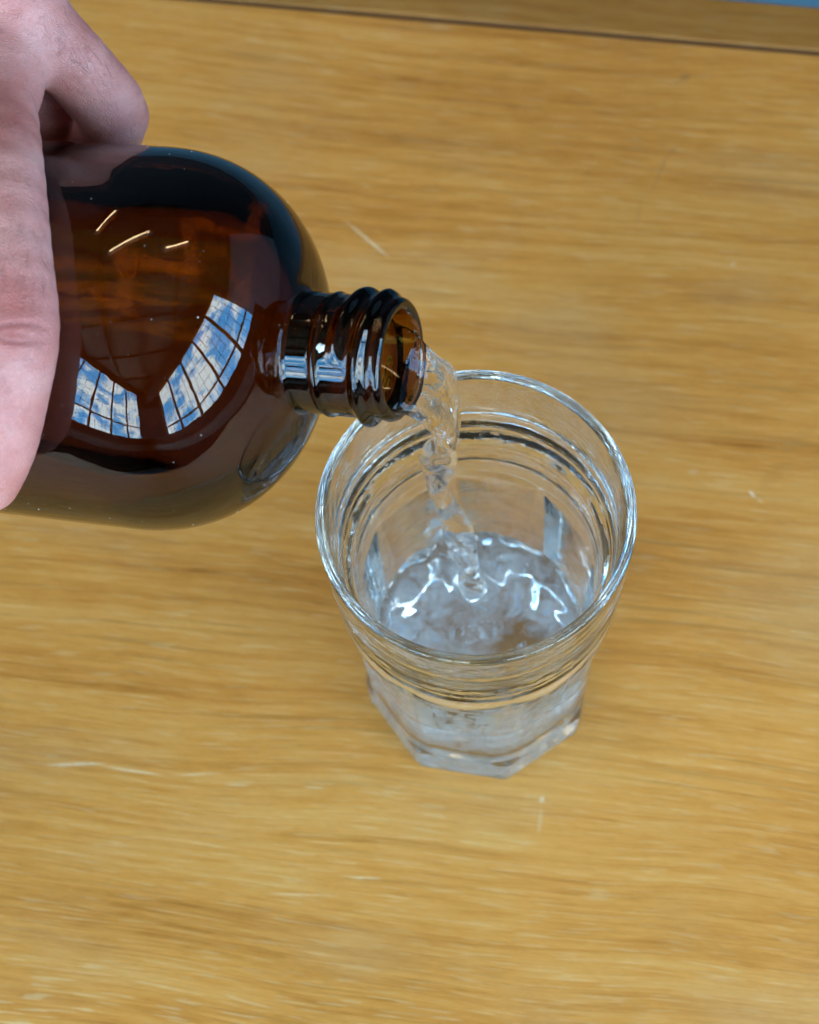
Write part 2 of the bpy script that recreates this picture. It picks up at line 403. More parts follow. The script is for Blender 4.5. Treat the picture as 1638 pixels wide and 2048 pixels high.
# ------------------------------------------------------------ room seen only as reflections in the glass
def room():
    # two walls of tall windows meeting in a corner behind the photographer
    walls = [(-62, 3.35, [(-2.6, 'l')], 5), (45, 2.2, [], 6)]
    corner = (-1.40, -4.51)
    bottom, tops, starts = 0.36, (2.70, 2.1), (0.45, 1.60)
    specs = []
    ta = rad(13.0); ca, sa = math.cos(ta), math.sin(ta)
    def turn(v): return (v[0]*ca-v[1]*sa, v[0]*sa+v[1]*ca)
    # left wall runs from the corner away to the left, right wall from the corner to the right
    specs.append((turn((-1.40, -4.51)), turn((-0.469, 0.883)), 0.80, 7))
    KS = 0.6; Z0 = 0.19
    def sz(z): return Z0+(z-Z0)*KS
    specs.append((turn((-1.40, -4.51)), turn((0.7071, 0.7071)), 0.80, 5))
    for wi, ((cx, cy_), (dx, dy), w, n) in enumerate(specs):
        ang = math.atan2(dy, dx)
        L = n*w + starts[wi] + 0.3; top = tops[wi]
        def place(o):
            o.location = (cx*KS, cy_*KS, Z0*(1-KS)); o.rotation_euler = (0, 0, ang); o.scale = (KS, KS, KS)
        # solid wall below and above the windows, local x along the wall, thickness behind
        ysign = 1 if wi == 0 else 0
        y0, y1 = (0.0, 0.25) if wi == 0 else (-0.25, 0.0)
        for nm, z0, z1, mt in (('wall', -1.4, -0.28, M_BROWN), ('wall', -0.276, 0.02, M_CREAM), ('wall', 0.024, 0.14, M_BROWN), ('wall', 0.144, bottom, M_FRAME), ('wall', top, 3.3, M_BROWN)):
            o = link(nm, box_mesh(nm, (0, y0, z0), (L, y1, z1)), mt); place(o); o['kind'] = 'structure'
        for i in range(n):
            x0 = starts[wi] + i*w; x1 = x0 + w
            root = empty('window'); place(root)
            tag(root, ['tall daylit window in the left wall, number %s out from the corner', 'tall daylit window in the right wall, number %s out from the corner'][wi] % ['one', 'two', 'three', 'four', 'five', 'six', 'seven'][i], 'window', 'tall windows around the corner of the room')
            post = 0.075
            ya, yb = (-0.03, 0.06) if wi == 0 else (-0.06, 0.03)
            link('post', box_mesh('post', (x0-post/2, ya, bottom), (x0+post/2, yb, top)), M_FRAME, root)
            rail_z = 0.95 if wi == 0 else 0.62
            link('rail', box_mesh('rail', (x0+post/2, ya+0.01, rail_z-0.025), (x1-post/2, yb-0.01, rail_z+0.025)), M_FRAME, root)
            yp = 0.03 if wi == 0 else -0.03
            for za, zb in ((bottom, rail_z-0.025), (rail_z+0.025, top)):
                me = bpy.data.meshes.new('pane')
                vs = [(x0+post/2, yp, za), (x1-post/2, yp, za), (x1-post/2, yp, zb), (x0+post/2, yp, zb)]
                me.from_pydata(vs, [], [(0, 1, 2, 3)] if wi else [(3, 2, 1, 0)])
                link('pane', me, M_PANE, root)
            nw = 0
            import bmesh
            bm = bmesh.new()
            yq = yp - 0.004 if wi == 0 else yp + 0.004
            def bar(a, b):
                r = bmesh.ops.create_cube(bm, size=1)
                for v in r['verts']:
                    v.co = Vector([a[k]+(v.co[k]+0.5)*(b[k]-a[k]) for k in range(3)])
            for k in range(1, 4):
                xx = x0 + k*w/4; bar((xx-0.005, yq-0.003, bottom), (xx+0.005, yq+0.003, top))
            zz = bottom+0.28
            while zz < top: bar((x0+post/2, yq-0.0031, zz-0.005), (x1-post/2, yq+0.0029, zz+0.005)); zz += 0.28
            me = bpy.data.meshes.new('glazing_bars'); bm.to_mesh(me); bm.free()
            link('glazing_bars', me, M_WIRE, root)
    o = link('floor', box_mesh('floor', (-4.4, -4.4, -0.85), (4.4, 4.4, -0.75)), M_FLOOR); o['kind'] = 'structure'
    o = link('ceiling', box_mesh('ceiling', (-4.4, -4.4, sz(3.0)), (4.4, 4.4, sz(3.1))), M_CEIL); o['kind'] = 'structure'
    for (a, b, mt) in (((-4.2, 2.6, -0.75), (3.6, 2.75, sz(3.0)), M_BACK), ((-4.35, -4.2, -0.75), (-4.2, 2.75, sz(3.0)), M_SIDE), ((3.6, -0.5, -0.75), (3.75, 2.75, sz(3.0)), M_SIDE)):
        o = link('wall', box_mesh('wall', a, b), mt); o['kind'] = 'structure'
    # timber beams of the ceiling, both ways
    k = 0
    for i in range(9):
        x = -3.4+i*0.84
        o = link('ceiling_beam', box_mesh('ceiling_beam', (x-0.03, -4.0, sz(2.82)), (x+0.03, 2.6, sz(2.998)), 0.004), M_DARKWOOD)
        o['kind'] = 'structure'
    for i in range(8):
        y = -3.6+i*0.78
        o = link('ceiling_beam', box_mesh('ceiling_beam', (-4.2, y-0.018, sz(2.90)), (3.6, y+0.018, sz(2.995)), 0.004), M_DARKWOOD)
        o['kind'] = 'structure'
    # tube lamps under the ceiling
    for i, (az, el, ln, rot) in enumerate(((-165, 56, 0.72, 25), (141, 54, 0.52, 25), (-157, 36, 0.7, 70))):
        dist = 1.38/math.tan(rad(el)); x = math.sin(rad(az))*dist; y = -math.cos(rad(az))*dist
        r = empty('tube_lamp', (x, y, 1.57)); r.rotation_euler = (0, 0, rad(rot))
        tag(r, ['warm tube lamp hung high behind the bottle', 'shorter warm tube lamp hung to the right', 'warm tube lamp hung farthest back'][i], 'lamp')
        link('housing', box_mesh('housing', (-ln/2-0.05, -0.05, 0.016), (ln/2+0.05, 0.05, 0.07), 0.004), M_CREAM, r)
        link('tube', box_mesh('tube', (-ln/2, -0.013, -0.013), (ln/2, 0.013, 0.013), 0.006), M_LAMP, r)
room()

# ------------------------------------------------------------ table
def table():
    t = empty('table', (0, 0, -0.75)); t.rotation_euler = (0, 0, rad(-12.7))
    tag(t, 'honey coloured varnished wooden table with a narrow darker edge board', 'table')
    up = 0.75
    # front board, then the seam, then the edge board (rounded arrises leave a dark joint)
    seam_y, far_y = 0.2335, 0.254
    def board(name, lo, hi, mat, bev):
        o = link(name, box_mesh(name, lo, hi, bev), mat, t, smooth=False); o.location = (0, 0, up)
        me = o.data
        me.polygons.foreach_set('use_smooth', [True]*len(me.polygons))
        md = o.modifiers.new('wn', 'WEIGHTED_NORMAL'); md.keep_sharp = False
        return o
    board('board', (-1.0, -0.42, -0.026), (0.7, 0.2376, 0.0), M_WOOD, 0.0012)
    board('edge_board', (-1.0, 0.2394, -0.026), (0.7, 0.2580, -0.0004), M_WOOD_EDGE, 0.0016)
    board('joint_filler', (-1.0, 0.2370, -0.02), (0.7, 0.2398, -0.0014), M_JOINT, 0.0002)  # brown strip filling the gap between the boards
    for nm, lo, hi in (('apron', (-0.93, 0.205, -0.11), (0.63, 0.225, -0.027)), ('apron', (-0.93, -0.37, -0.11), (0.63, -0.35, -0.027))):
        link(nm, box_mesh(nm, lo, hi, 0.001), M_WOOD_EDGE, t).location = (0, 0, up)
    for x in (-0.93, 0.59):
        for y in (-0.348, 0.163):
            link('leg', box_mesh('leg', (x, y, -0.75), (x+0.04, y+0.04, -0.027), 0.002), M_WOOD_EDGE, t).location = (0, 0, up)
table()

# ------------------------------------------------------------ tumbler
H = 124.0
PH = -0.6606 - math.pi/2                       # direction of one octagon corner
def inner_r(z):
    z = np.asarray(z, float)
    return np.interp(z, [26, 30, 60, 92, 95.5, 97.5, 100, 103, 124], [27.8, 28.6, 30.6, 32.9, 33.5, 34.4, 35.6, 36.3, 38.2])
ZB, CB = 13.0, 13.5                             # inside bottom and the radius of its corner
def bore_sdf(p):
    """distance to the inside wall of the tumbler, negative inside"""
    x, y, z = p.T
    a = np.hypot(x, y)-inner_r(z); b = ZB-z
    return np.hypot(np.maximum(a+CB, 0), np.maximum(b+CB, 0))+np.minimum(np.maximum(a+CB, b+CB), 0)-CB
def tumbler():
    seg = 480
    th = np.arange(seg)*2*np.pi/seg
    dth = (th-PH+np.pi/8) % (np.pi/4) - np.pi/8   # angle from nearest corner
    octf = np.cos(np.pi/8)/np.cos(np.pi/8-np.abs(dth))  # octagon radius / corner radius
    def ring(R, z): return np.stack([R*np.cos(th), R*np.sin(th), np.full(seg, z)], 1)
    rings = []
    # underside: shallow punt
    for r_, z_ in ((0.01, 2.4), (8, 2.3), (16, 1.7), (22, 0.7), (25.5, 0.15), (27.5, 0.1)):
        rings.append(ring(np.full(seg, r_), z_))
    Rc0 = 34.2
    # foot and faceted body; corners softened with a power mean against a circle
    zz = np.concatenate([[0.1, 0.35, 0.9, 1.8], np.arange(3, 14, 1.0), np.arange(14, 20, 0.5), np.arange(20, 70, 1.0), np.arange(70, 77, 0.25)])
    def octR(z):
        Rc = 34.3 + 3.0*(z/74.0)
        Rc = Rc - 1.1*np.clip((1.6-z)/1.6, 0, 1)**2
        body = np.clip((z-16.0)/1.2, 0, 1)
        Rc = Rc - 0.18*body
        R = Rc*octf
        # the corners of the body are cut by a cone, wider towards the foot
        lim = Rc*(0.990 - body*0.034*np.clip((73-z)/56, 0, 1)**0.6)
        d = R-lim
        return np.where(np.abs(d) < 0.3, np.minimum(R, lim)-(0.3-np.abs(d))**2/1.2, np.minimum(R, lim))
    steps = [(67.0, 35.3), (75, 35.9), (84.5, 36.8), (93, 37.9), (100.5, 38.9), (108, 39.7)]
    def bandR(z):
        R = np.interp(z, [60, 74, 95, 110, 124], [37.2, 37.7, 38.9, 39.9, 41.0])
        for k, zc in enumerate((80.0, 87.5, 95.0, 102.5)):
            w = z-zc
            R += 0.5*np.exp(-np.clip(w, 0, None)/2.6)*(w >= 0)*np.clip(w/0.6, 0, 1)
        return R
    for z in zz:
        o = octR(z)
        b = np.full(seg, bandR(z))
        k = 1/(1+math.exp(-(z-74.0)/0.4))
        rings.append(ring(o*(1-k)+b*k, z))
    for z in np.concatenate([np.arange(77.25, 106, 0.4), np.arange(106, 121.5, 1.0)]):
        rings.append(ring(np.full(seg, bandR(z)), z))
    # lip: a half torus, slightly beaded
    Ro, Ri = 41.0, 38.1
    rm, rr = (Ro+Ri)/2, (Ro-Ri)/2
    for a in np.linspace(-0.15, math.pi, 15):
        rings.append(ring(np.full(seg, rm+rr*math.cos(a)), H-rr+rr*math.sin(a)))
    for z in np.arange(121.5, ZB+CB, -1.0):
        rings.append(ring(np.full(seg, float(inner_r(z))), z))
    for a in np.linspace(0, math.pi/2, 14):
        z = ZB+CB-CB*math.sin(a); rings.append(ring(np.full(seg, float(inner_r(z))-CB+CB*math.cos(a)), z))
    for r_ in (14, 8, 3, 0.01):
        rings.append(ring(np.full(seg, r_), ZB))
    V = np.concatenate(rings); n = len(rings)
    i = np.arange(n-1)[:, None]; j = np.arange(seg)[None]
    a = i*seg+j; b = i*seg+(j+1) % seg
    F = np.stack([a, b, b+seg, a+seg], -1).reshape(-1, 4)
    me = mesh_np('tumbler', V, F)
    o = link('tumbler', me, M_CLEAR, smooth=True)
    me.materials.append(M_PRESSED); me.materials.append(M_FOOT)
    ri, si = np.divmod(np.arange(len(F)), seg)
    zc = np.array([r_[:, 2].mean() for r_ in rings])[ri]; ad = np.abs(dth[si])
    R_ = np.array([np.hypot(r_[:, 0], r_[:, 1]).max() for r_ in rings])[ri]
    lipi = ri < int(np.argmax([r_[:, 2].mean() for r_ in rings]))
    outer = lipi & (R_ > 33)
    mi = np.zeros(len(F), np.int32)
    mi[outer & (zc > 17.5) & (zc < 73) & (ad < np.radians(1.5+5.0*np.clip((73-zc)/40, 0, 1)))] = 1
    mi[outer & (zc <= 16.5) & (zc > 0.3)] = 2
    if len(me.polygons) == len(mi): me.polygons.foreach_set('material_index', mi)
    o.location = (0, 0, 0.0001)
    tag(o, 'clear glass tumbler with round ringed rim and eight sided base, standing on the table', 'glass')
    o.location.z = 0.0003
    return o
tumbler()

# ------------------------------------------------------------ bottle
BM = np.array([-14.8648, 18.9255, 174.3521]); BA = np.array([0.9131, -0.3206, 0.2519]); BA /= np.linalg.norm(BA)
BS = np.cross([0, 0, 1.0], BA); BS /= np.linalg.norm(BS)     # level sideways
BU = np.cross(BA, BS)                                        # up across the bottle
RB, LC, AS = 47.3, 66.0, 42.0
def shoulder(L, off=0.0):
    """radius of the bottle wall at distance L (mm) behind the mouth; off = wall thickness"""
    L = np.asarray(L, float)
    Rb = RB-off; A = AS-off
    x = np.clip((LC-L)/A, 0, 1)
    r_ = Rb*np.power(np.clip(1-np.power(x, 2.25), 0, 1), 1/2.25)
    r_ = np.where(L > LC, Rb, r_)
    neck = 14.7 if off == 0 else 11.4
    nk = neck+np.clip((L-24), 0, 6)*0.10
    k = 2.5
    m = np.maximum(r_, nk)
    d = np.abs(r_-nk)
    r_ = np.where(L < LC, m + np.clip(k-d, 0, None)**2/(4*k), r_)
    # heel at the far end
    e = np.clip((L-(198-off))/8.0, 0, 0.999)
    return r_ - np.where(L > 198-off, 8*(1-np.sqrt(1-e*e)), 0)
def bottle():
    seg = 256
    th = np.arange(seg)*2*np.pi/seg
    rings = []
    def ring(R, L):
        R = np.broadcast_to(R, (seg,)); L = np.broadcast_to(L, (seg,))
        return BM[None] - L[:, None]*BA + R[:, None]*(np.cos(th)[:, None]*BS+np.sin(th)[:, None]*BU)
    # inside, from the mouth backwards is added last; begin at the outer base centre
    for r_ in (0.01, 15, 30, 36): rings.append(ring(r_, 203.0))
    outL = np.concatenate([np.linspace(205.5, 198, 10), np.linspace(195, 70, 40), np.linspace(68, 28, 60), np.linspace(27.6, 2.4, 110)])
    for L in outL:
        r_ = float(shoulder(min(L, 205.6)))
        R = np.full(seg, r_)
        if L < 22:
            base = 14.7
            # helical thread: a bit more than one and a half turns
            bumpv = np.zeros(seg)
            for turn in range(3):
                ph = turn*2*np.pi + (th+0.6) % (2*np.pi)
                Lc = 3.0 + 5.9*ph/(2*np.pi)
                fade = np.clip((ph-0.5)/0.7, 0, 1)*np.clip((2.9*np.pi-ph)/0.8, 0, 1)
                bumpv = np.maximum(bumpv, 2.0*fade*np.exp(-np.abs((L-Lc)/1.6)**2.4))
            R = base+bumpv
            R = R + 0.45*np.exp(-((L-17.0)/0.8)**2)
        rings.append(ring(R, L))
    # rounded lip
    for a in np.linspace(0, math.pi, 14):
        rm, rr = (14.9+11.5)/2, (14.9-11.5)/2
        rings.append(ring(rm+rr*math.cos(a), 1.9-1.9*math.sin(a)))
    for L in np.concatenate([np.linspace(2.5, 27, 30), np.linspace(28, 70, 60), np.linspace(73, 192, 36), np.linspace(193, 199.5, 8)]):
        rings.append(ring(float(shoulder(L, 3.1)), L))
    for r_ in (30, 15, 0.01): rings.append(ring(r_, 199.6))
    V = np.concatenate(rings); n = len(rings)
    i = np.arange(n-1)[:, None]; j = np.arange(seg)[None]
    a = i*seg+j; b = i*seg+(j+1) % seg
    F = np.stack([a, a+seg, b+seg, b], -1).reshape(-1, 4)
    me = mesh_np('bottle', V, F)
    import bmesh
    bm = bmesh.new(); bm.from_mesh(me); bmesh.ops.recalc_face_normals(bm, faces=bm.faces); bm.to_mesh(me); bm.free()
    o = link('bottle', me, M_AMBER, smooth=True)
    tag(o, 'brown amber glass bottle with threaded neck, tipped to pour', 'bottle')
    # small dried speck on the thread
    import bmesh
    bm = bmesh.new(); bmesh.ops.create_icosphere(bm, subdivisions=3, radius=1.05)
    n_ = (-np.array([0, 0.4043, -0.9146])*0.93 - BU*0.0)
    n_ = n_ - (n_@BA)*BA; n_ /= np.linalg.norm(n_)
    side = np.cross(BA, n_)
    for v in bm.verts:
        c = v.co; c2 = c*(1+0.18*math.sin(5*c.x+3*c.y))
        p = BM - BA*14.2 + n_*16.2 + BA*c2.x + side*c2.y + n_*c2.z*0.45
        v.co = Vector(p)*MM
    me = bpy.data.meshes.new('speck'); bm.to_mesh(me); bm.free()
    link('speck', me, M_GLUE, o, smooth=True)['label'] = 'small whitish dried speck on the neck thread'
bottle()
def bottle_dust():
    rng = np.random.default_rng(3); n = 150
    import bmesh
    tb = bmesh.new(); bmesh.ops.create_icosphere(tb, subdivisions=1, radius=1.0)
    bv = np.array([v.co[:] for v in tb.verts]); bf = np.array([[v.index for v in f.verts] for f in tb.faces]); tb.free()
    L = rng.uniform(24, 110, n); a = rng.uniform(-2.2, 2.2, n)
    up = -np.array([0, 0.4043, -0.9146]); up = up-(up@BA)*BA; up /= np.linalg.norm(up); sd = np.cross(BA, up)
    R = shoulder(L)
    c = BM - L[:, None]*BA + R[:, None]*(np.cos(a)[:, None]*up+np.sin(a)[:, None]*sd)
    r_ = 0.05+0.13*rng.random(n)**3
    V = (c[:, None]+r_[:, None, None]*bv[None]*(1+0.5*rng.standard_normal((n, 1, 3))*0.6)).reshape(-1, 3)
    F = (bf[None]+len(bv)*np.arange(n)[:, None, None]).reshape(-1, 3)
    o = link('dust', mesh_np('dust', V, F), M_GLUE, bpy.data.objects['bottle']); o['kind'] = 'stuff'
bottle_dust()

# ------------------------------------------------------------ water: one continuous surface, cut into three bodies
ST = np.array([  # x, y, z, half width, half thickness, turn of the ribbon (deg, 0 = level sideways)
    (-21.0, 21.2, 167.0, 10.6, 3.8, 0), (-17.0, 19.8, 166.2, 10.4, 3.4, 0), (-13.5, 18.4, 165.0, 10.0, 2.9, -2),
    (-10.3, 17.2, 161.8, 9.4, 2.5, -4), (-6.9, 16.4, 156.0, 8.6, 2.1, -6), (-4.9, 16.4, 149.0, 7.6, 2.0, -8),
    (-4.5, 16.5, 142.0, 5.8, 2.1, -8), (-5.8, 16.4, 135.0, 4.0, 2.6, 10), (-7.6, 16.4, 128.0, 3.4, 2.6, 50), (-8.4, 16.6, 119.0, 3.4, 2.4, 95),
    (-8.7, 16.7, 110.0, 3.2, 2.4, 135), (-7.8, 16.4, 100.0, 3.2, 2.2, 170), (-5.8, 15.7, 89.0, 2.9, 2.2, 200),
    (-3.9, 15.0, 77.0, 2.9, 2.1, 240), (-2.2, 14.3, 64.0, 3.1, 2.2, 280), (-0.8, 13.8, 51.0, 3.0, 2.3, 320), (0.2, 13.4, 39.0, 2.8, 2.3, 350)], float)
def _spline(A, n):
    k = len(A); t = np.linspace(0, k-1, n); i = np.clip(t.astype(int), 0, k-2); u = (t-i)[:, None]
    p0 = A[np.clip(i-1, 0, k-1)]; p1 = A[i]; p2 = A[i+1]; p3 = A[np.clip(i+2, 0, k-1)]
    return 0.5*((2*p1)+(-p0+p2)*u+(2*p0-5*p1+4*p2-p3)*u**2+(-p0+3*p1-3*p2+p3)*u**3)
ST[4:, 3] *= 1.18; ST[4:, 4] *= 1.08; ST[8:, 3] *= 1.12; ST[8:, 4] *= 1.12
SP = _spline(ST, 92)
HF = np.array([BA[0], BA[1], 0.0]); HF /= np.linalg.norm(HF)
SD = np.array([-HF[1], HF[0], 0.0])
def stream_sdf(p):
    best = np.full(len(p), 1e3)
    # reach of the tube only
    m = (p[:, 0] > -36) & (p[:, 0] < 16) & (p[:, 1] > -12) & (p[:, 1] < 42) & (p[:, 2] > 30) & (p[:, 2] < 184)
    far = np.linalg.norm(p-np.array([-9, 16, 107]), axis=1)-78
    best[~m] = np.maximum(far[~m], 6)
    q = p[m]
    if len(q) == 0: return best
    b = np.full(len(q), 1e3)
    for i in range(len(SP)-1):
        A, Bp = SP[i], SP[i+1]
        e = Bp[:3]-A[:3]; L2 = e@e
        t_raw = ((q-A[:3])@e)/L2
        t = np.clip(t_raw, 0, 1)
        c = A[:3]+t[:, None]*e; dlt = q-c
        w = A[3]+(Bp[3]-A[3])*t; th_ = A[4]+(Bp[4]-A[4])*t; rot = np.radians(A[5]+(Bp[5]-A[5])*t)
        T = e/math.sqrt(L2)
        s0 = SD-(SD@T)*T; s0 /= np.linalg.norm(s0); n0 = np.cross(T, s0)
        du = dlt@s0; dv = dlt@n0; dw = dlt@T
        u_ = du*np.cos(rot)+dv*np.sin(rot); v_ = -du*np.sin(rot)+dv*np.cos(rot)
        s_par = i+t
        # sheet bows outwards, thicker along its edges where it is wide
        bow = np.clip((w-4)/6, 0, 1)
        v2 = v_ - 0.55*bow*(u_/w)**2*2.2
        edge = 1+0.45*bow*np.clip(np.abs(u_)/w, 0, 1)**2 - 0.30*bow*np.exp(-(u_/(0.45*w))**2)
        wob = 1+0.09*np.sin(s_par*0.47+u_*0.6+1.3*np.sin(s_par*0.19))*(s_par > 24)
        k = np.sqrt((u_/(w*wob))**2+(v2/(th_*edge*wob))**2+1e-9)
        d = (k-1)*np.minimum(w, th_)*0.9
        d = np.where(k > 1, np.maximum(d, np.sqrt(du*du+dv*dv)-w*1.15), d)
        d = np.sqrt(np.maximum(d, 0)**2+dw*dw)+np.minimum(d, 0)
        b = np.minimum(b, d)
    # surface ripples carried by the jet
    z = q[:, 2]
    amp = np.clip((158-z)/16, 0, 1)
    b += 0.20*amp*np.sin(z*0.42+q[:, 0]*0.9)*np.sin(q[:, 1]*0.8+z*0.22)
    best[m] = b
    return best
SURF = 41.0
JX, JY = 0.0, 13.4
def glass_water(p):
    x, y, z = p.T
    r = np.hypot(x, y)
    wall = bore_sdf(p)-0.12
    d0 = np.hypot(x-JX, y-JY)
    lvl = SURF + 1.0*np.exp(-np.clip(29.3-r, 0, None)/1.5)
    # churning surface: swirl arms around the plunging jet, chop on top
    an = np.arctan2(y-JY, x-JX)
    lvl = lvl + 1.5*np.cos(d0*0.62-1.4+1.2*np.sin(an*2+d0*0.12))*np.exp(-d0/26) - 2.2*np.exp(-((d0-5.0)/2.2)**2)
    lvl = lvl + 0.75*np.sin(x*0.42+y*0.23+1+0.8*np.sin(y*0.3))*np.sin(y*0.39-x*0.16+0.9*np.sin(x*0.27))
    lvl = lvl + 0.26*np.sin(x*0.8-y*0.42+np.sin(y*0.5))*np.sin(y*0.75+x*0.3)
    return np.maximum(wall, z-lvl)
def bottle_water(p):
    q = p-BM; L = -(q@BA); r = np.linalg.norm(q+L[:, None]*BA, axis=1)
    R = shoulder(np.clip(L, 0, 199), 3.1)
    wall = (r-(R+0.12))*0.72
    wall = np.where(L < 24, wall/0.72, wall)
    lvl = 171.8 - 3.0*np.exp(-np.clip(L, 0, None)/9.0) + 0.12*np.sin(p[:, 0]*0.3+p[:, 1]*0.2)
    return np.maximum(np.maximum(wall, p[:, 2]-lvl), np.maximum(L-199.35, -L+1.2))
def water_sdf(p):
    s = stream_sdf(p)
    bw = bottle_water(p)
    # inside the neck the jet may not poke through the wall
    q = p-BM; L = -(q@BA); r = np.linalg.norm(q+L[:, None]*BA, axis=1)
    s = np.where((L > 1.0) & (r < 17), np.maximum(s, r-11.52), s)
    d = smin(bw, s, 2.2)
    d = np.where((L > 1.0) & (L < 20) & (r < 17), np.maximum(d, r-11.52), d)
    return smin(d, glass_water(p), 2.4)
V, F = surface_net(water_sdf, (-206, -37, 8), (37, 138, 208), 0.6)
cen = V[F].mean(1)
qL = -((cen-BM)@BA)
qr = np.linalg.norm((cen-BM)+qL[:, None]*BA, axis=1)
inb = (qL > 0.2) & (qr < np.where(qL < 22, 13.5, 48))
ing = (~inb) & (cen[:, 2] < 46)
for keep, nm, lab in ((inb, 'bottle_water', 'clear water filling the tipped brown bottle up to its mouth'),
                      (ing, 'glass_water', 'churning clear water pooling in the bottom of the tumbler'),
                      (~inb & ~ing, 'water_stream', 'twisting clear stream of water falling from the bottle mouth into the tumbler')):
    v_, f_ = submesh(V, F, keep)
    o = link(nm, mesh_np(nm, v_, f_), {'water_stream': M_JET, 'glass_water': M_POOL}.get(nm, M_WATER), smooth=True)
    if nm == 'glass_water': o.location.z = 0.0003
    tag(o, lab, 'water')

# air bubbles dragged down by the jet and swirling over the bottom
def bubbles():
    import bmesh
    rng = np.random.default_rng(5)
    N0 = 22000
    a = rng.random(N0)*2*np.pi; rr = 28.5*np.sqrt(rng.random(N0)); z = 13.5+27*rng.random(N0)
    x, y = rr*np.cos(a), rr*np.sin(a)
    # cloud drawn out into swirl arms, dense against the wall on the far and left side, a clear hole to the right
    arm = np.sin(3*a+0.32*rr+0.10*z)*0.5+0.5
    lump = (np.sin(x*0.55+1.3*np.sin(y*0.31)+z*0.2)*np.sin(y*0.49+1.1*np.sin(x*0.37))*0.5+0.5)
    dens = (0.08+0.92*np.clip((rr-12)/13, 0, 1))*(0.25+0.75*arm)*(0.35+0.65*lump)
    dens *= 1-0.95*np.exp(-(np.hypot(x-12, y+3)/7.5)**4)
    jet = np.exp(-((x-JX-1)**2+(y-JY+0.32*(41-z))**2)/(2*(2.0+0.14*(41-z))**2))
    dens = np.maximum(dens*0.55, jet*0.45)
    keep = rng.random(N0) < dens
    P_ = np.stack([x, y, z], 1)[keep]; r_ = 0.10+0.28*rng.random(len(P_))**3
    ok = (bore_sdf(P_) < -r_-0.4) & (glass_water(P_) < -r_-0.25)
    P_, r_ = P_[ok][:15000], r_[ok][:15000]
    tb = bmesh.new(); bmesh.ops.create_icosphere(tb, subdivisions=1, radius=1.0)
    bv = np.array([v.co[:] for v in tb.verts]); tb.verts.index_update(); bf = np.array([[v.index for v in f.verts] for f in tb.faces]); tb.free()
    Vb = (P_[:, None]+r_[:, None, None]*bv[None]).reshape(-1, 3)
    Fb = (bf[None]+len(bv)*np.arange(len(P_))[:, None, None]).reshape(-1, 3)
    me = mesh_np('bubbles', Vb, Fb)
    o = link('bubbles', me, M_BUBBLE, smooth=True)
    o['kind'] = 'stuff'; tag(o, 'fine air bubbles swirling down through the water in the tumbler', 'bubbles')
bubbles()

# ------------------------------------------------------------ hand
CPa = np.array(CP); CRa = np.array(CR); CUa = np.array(CU); CVa = np.array(CV)
def hp(x, y, d):
    """a point of the hand measured off the photograph (pixels) with its distance along the view (mm)"""
    return CPa + d*CVa + CRa*(x-819)/4500*d - CUa*(y-1024)/4500*d
HAND = [  # chains of (x, y, depth, radius)
    [(-26, 958, 523, 7.8), (-8, 885, 516, 9.3), (8, 780, 511, 10.2), (26, 660, 509, 10.4), (18, 520, 512, 9.8), (-2, 360, 522, 10.6), (-30, 230, 540, 12.5), (-80, 60, 556, 16), (-190, -120, 580, 19)],
    [(60, 520, 632, 7.5), (105, 400, 618, 8.4), (170, 300, 596, 8.8), (226, 236, 572, 9.0), (165, 150, 562, 9.2), (78, 58, 554, 9.8), (-5, -50, 550, 12), (-160, -240, 575, 16)],
    [(-80, 560, 640, 7.5), (-30, 420, 628, 8.5), (45, 310, 606, 9.0), (95, 235, 585, 9.2), (60, 120, 570, 10.0), (-70, -80, 560, 13), (-220, -260, 585, 16)],
    [(-220, 560, 642, 7.5), (-180, 420, 630, 8.5), (-100, 300, 610, 9.0), (-45, 220, 592, 9.2), (-90, 100, 578, 10.0), (-190, -60, 575, 13), (-290, -260, 595, 16)],
    [(-330, 500, 640, 6.5), (-290, 400, 630, 7.5), (-220, 290, 612, 8.0), (-180, 210, 600, 8.2), (-220, 100, 592, 9.0), (-300, -30, 592, 12), (-360, -240, 605, 15)],
    [(-190, -120, 582, 20), (-320, -380, 610, 24), (-480, -700, 640, 27)]]
HC = [_spline(np.array([np.append(hp(*q[:3]), q[3]) for q in ch]), 3*len(ch)) for ch in HAND]
HROOT = hp(-80, 60, 556)
WEB = [(hp(12, 168, 548), 9.0), (hp(30, 85, 552), 10.5), (hp(-30, 100, 556), 13.0), (hp(-100, 0, 572), 19)]
def cone_sdf(p, a, b):
    e = b[:3]-a[:3]; t = np.clip(((p-a[:3])@e)/(e@e), 0, 1)
    ts = t
    return np.linalg.norm(p-(a[:3]+t[:, None]*e), axis=1)-(a[3]+(b[3]-a[3])*ts)
NB_C, NB_R = None, None
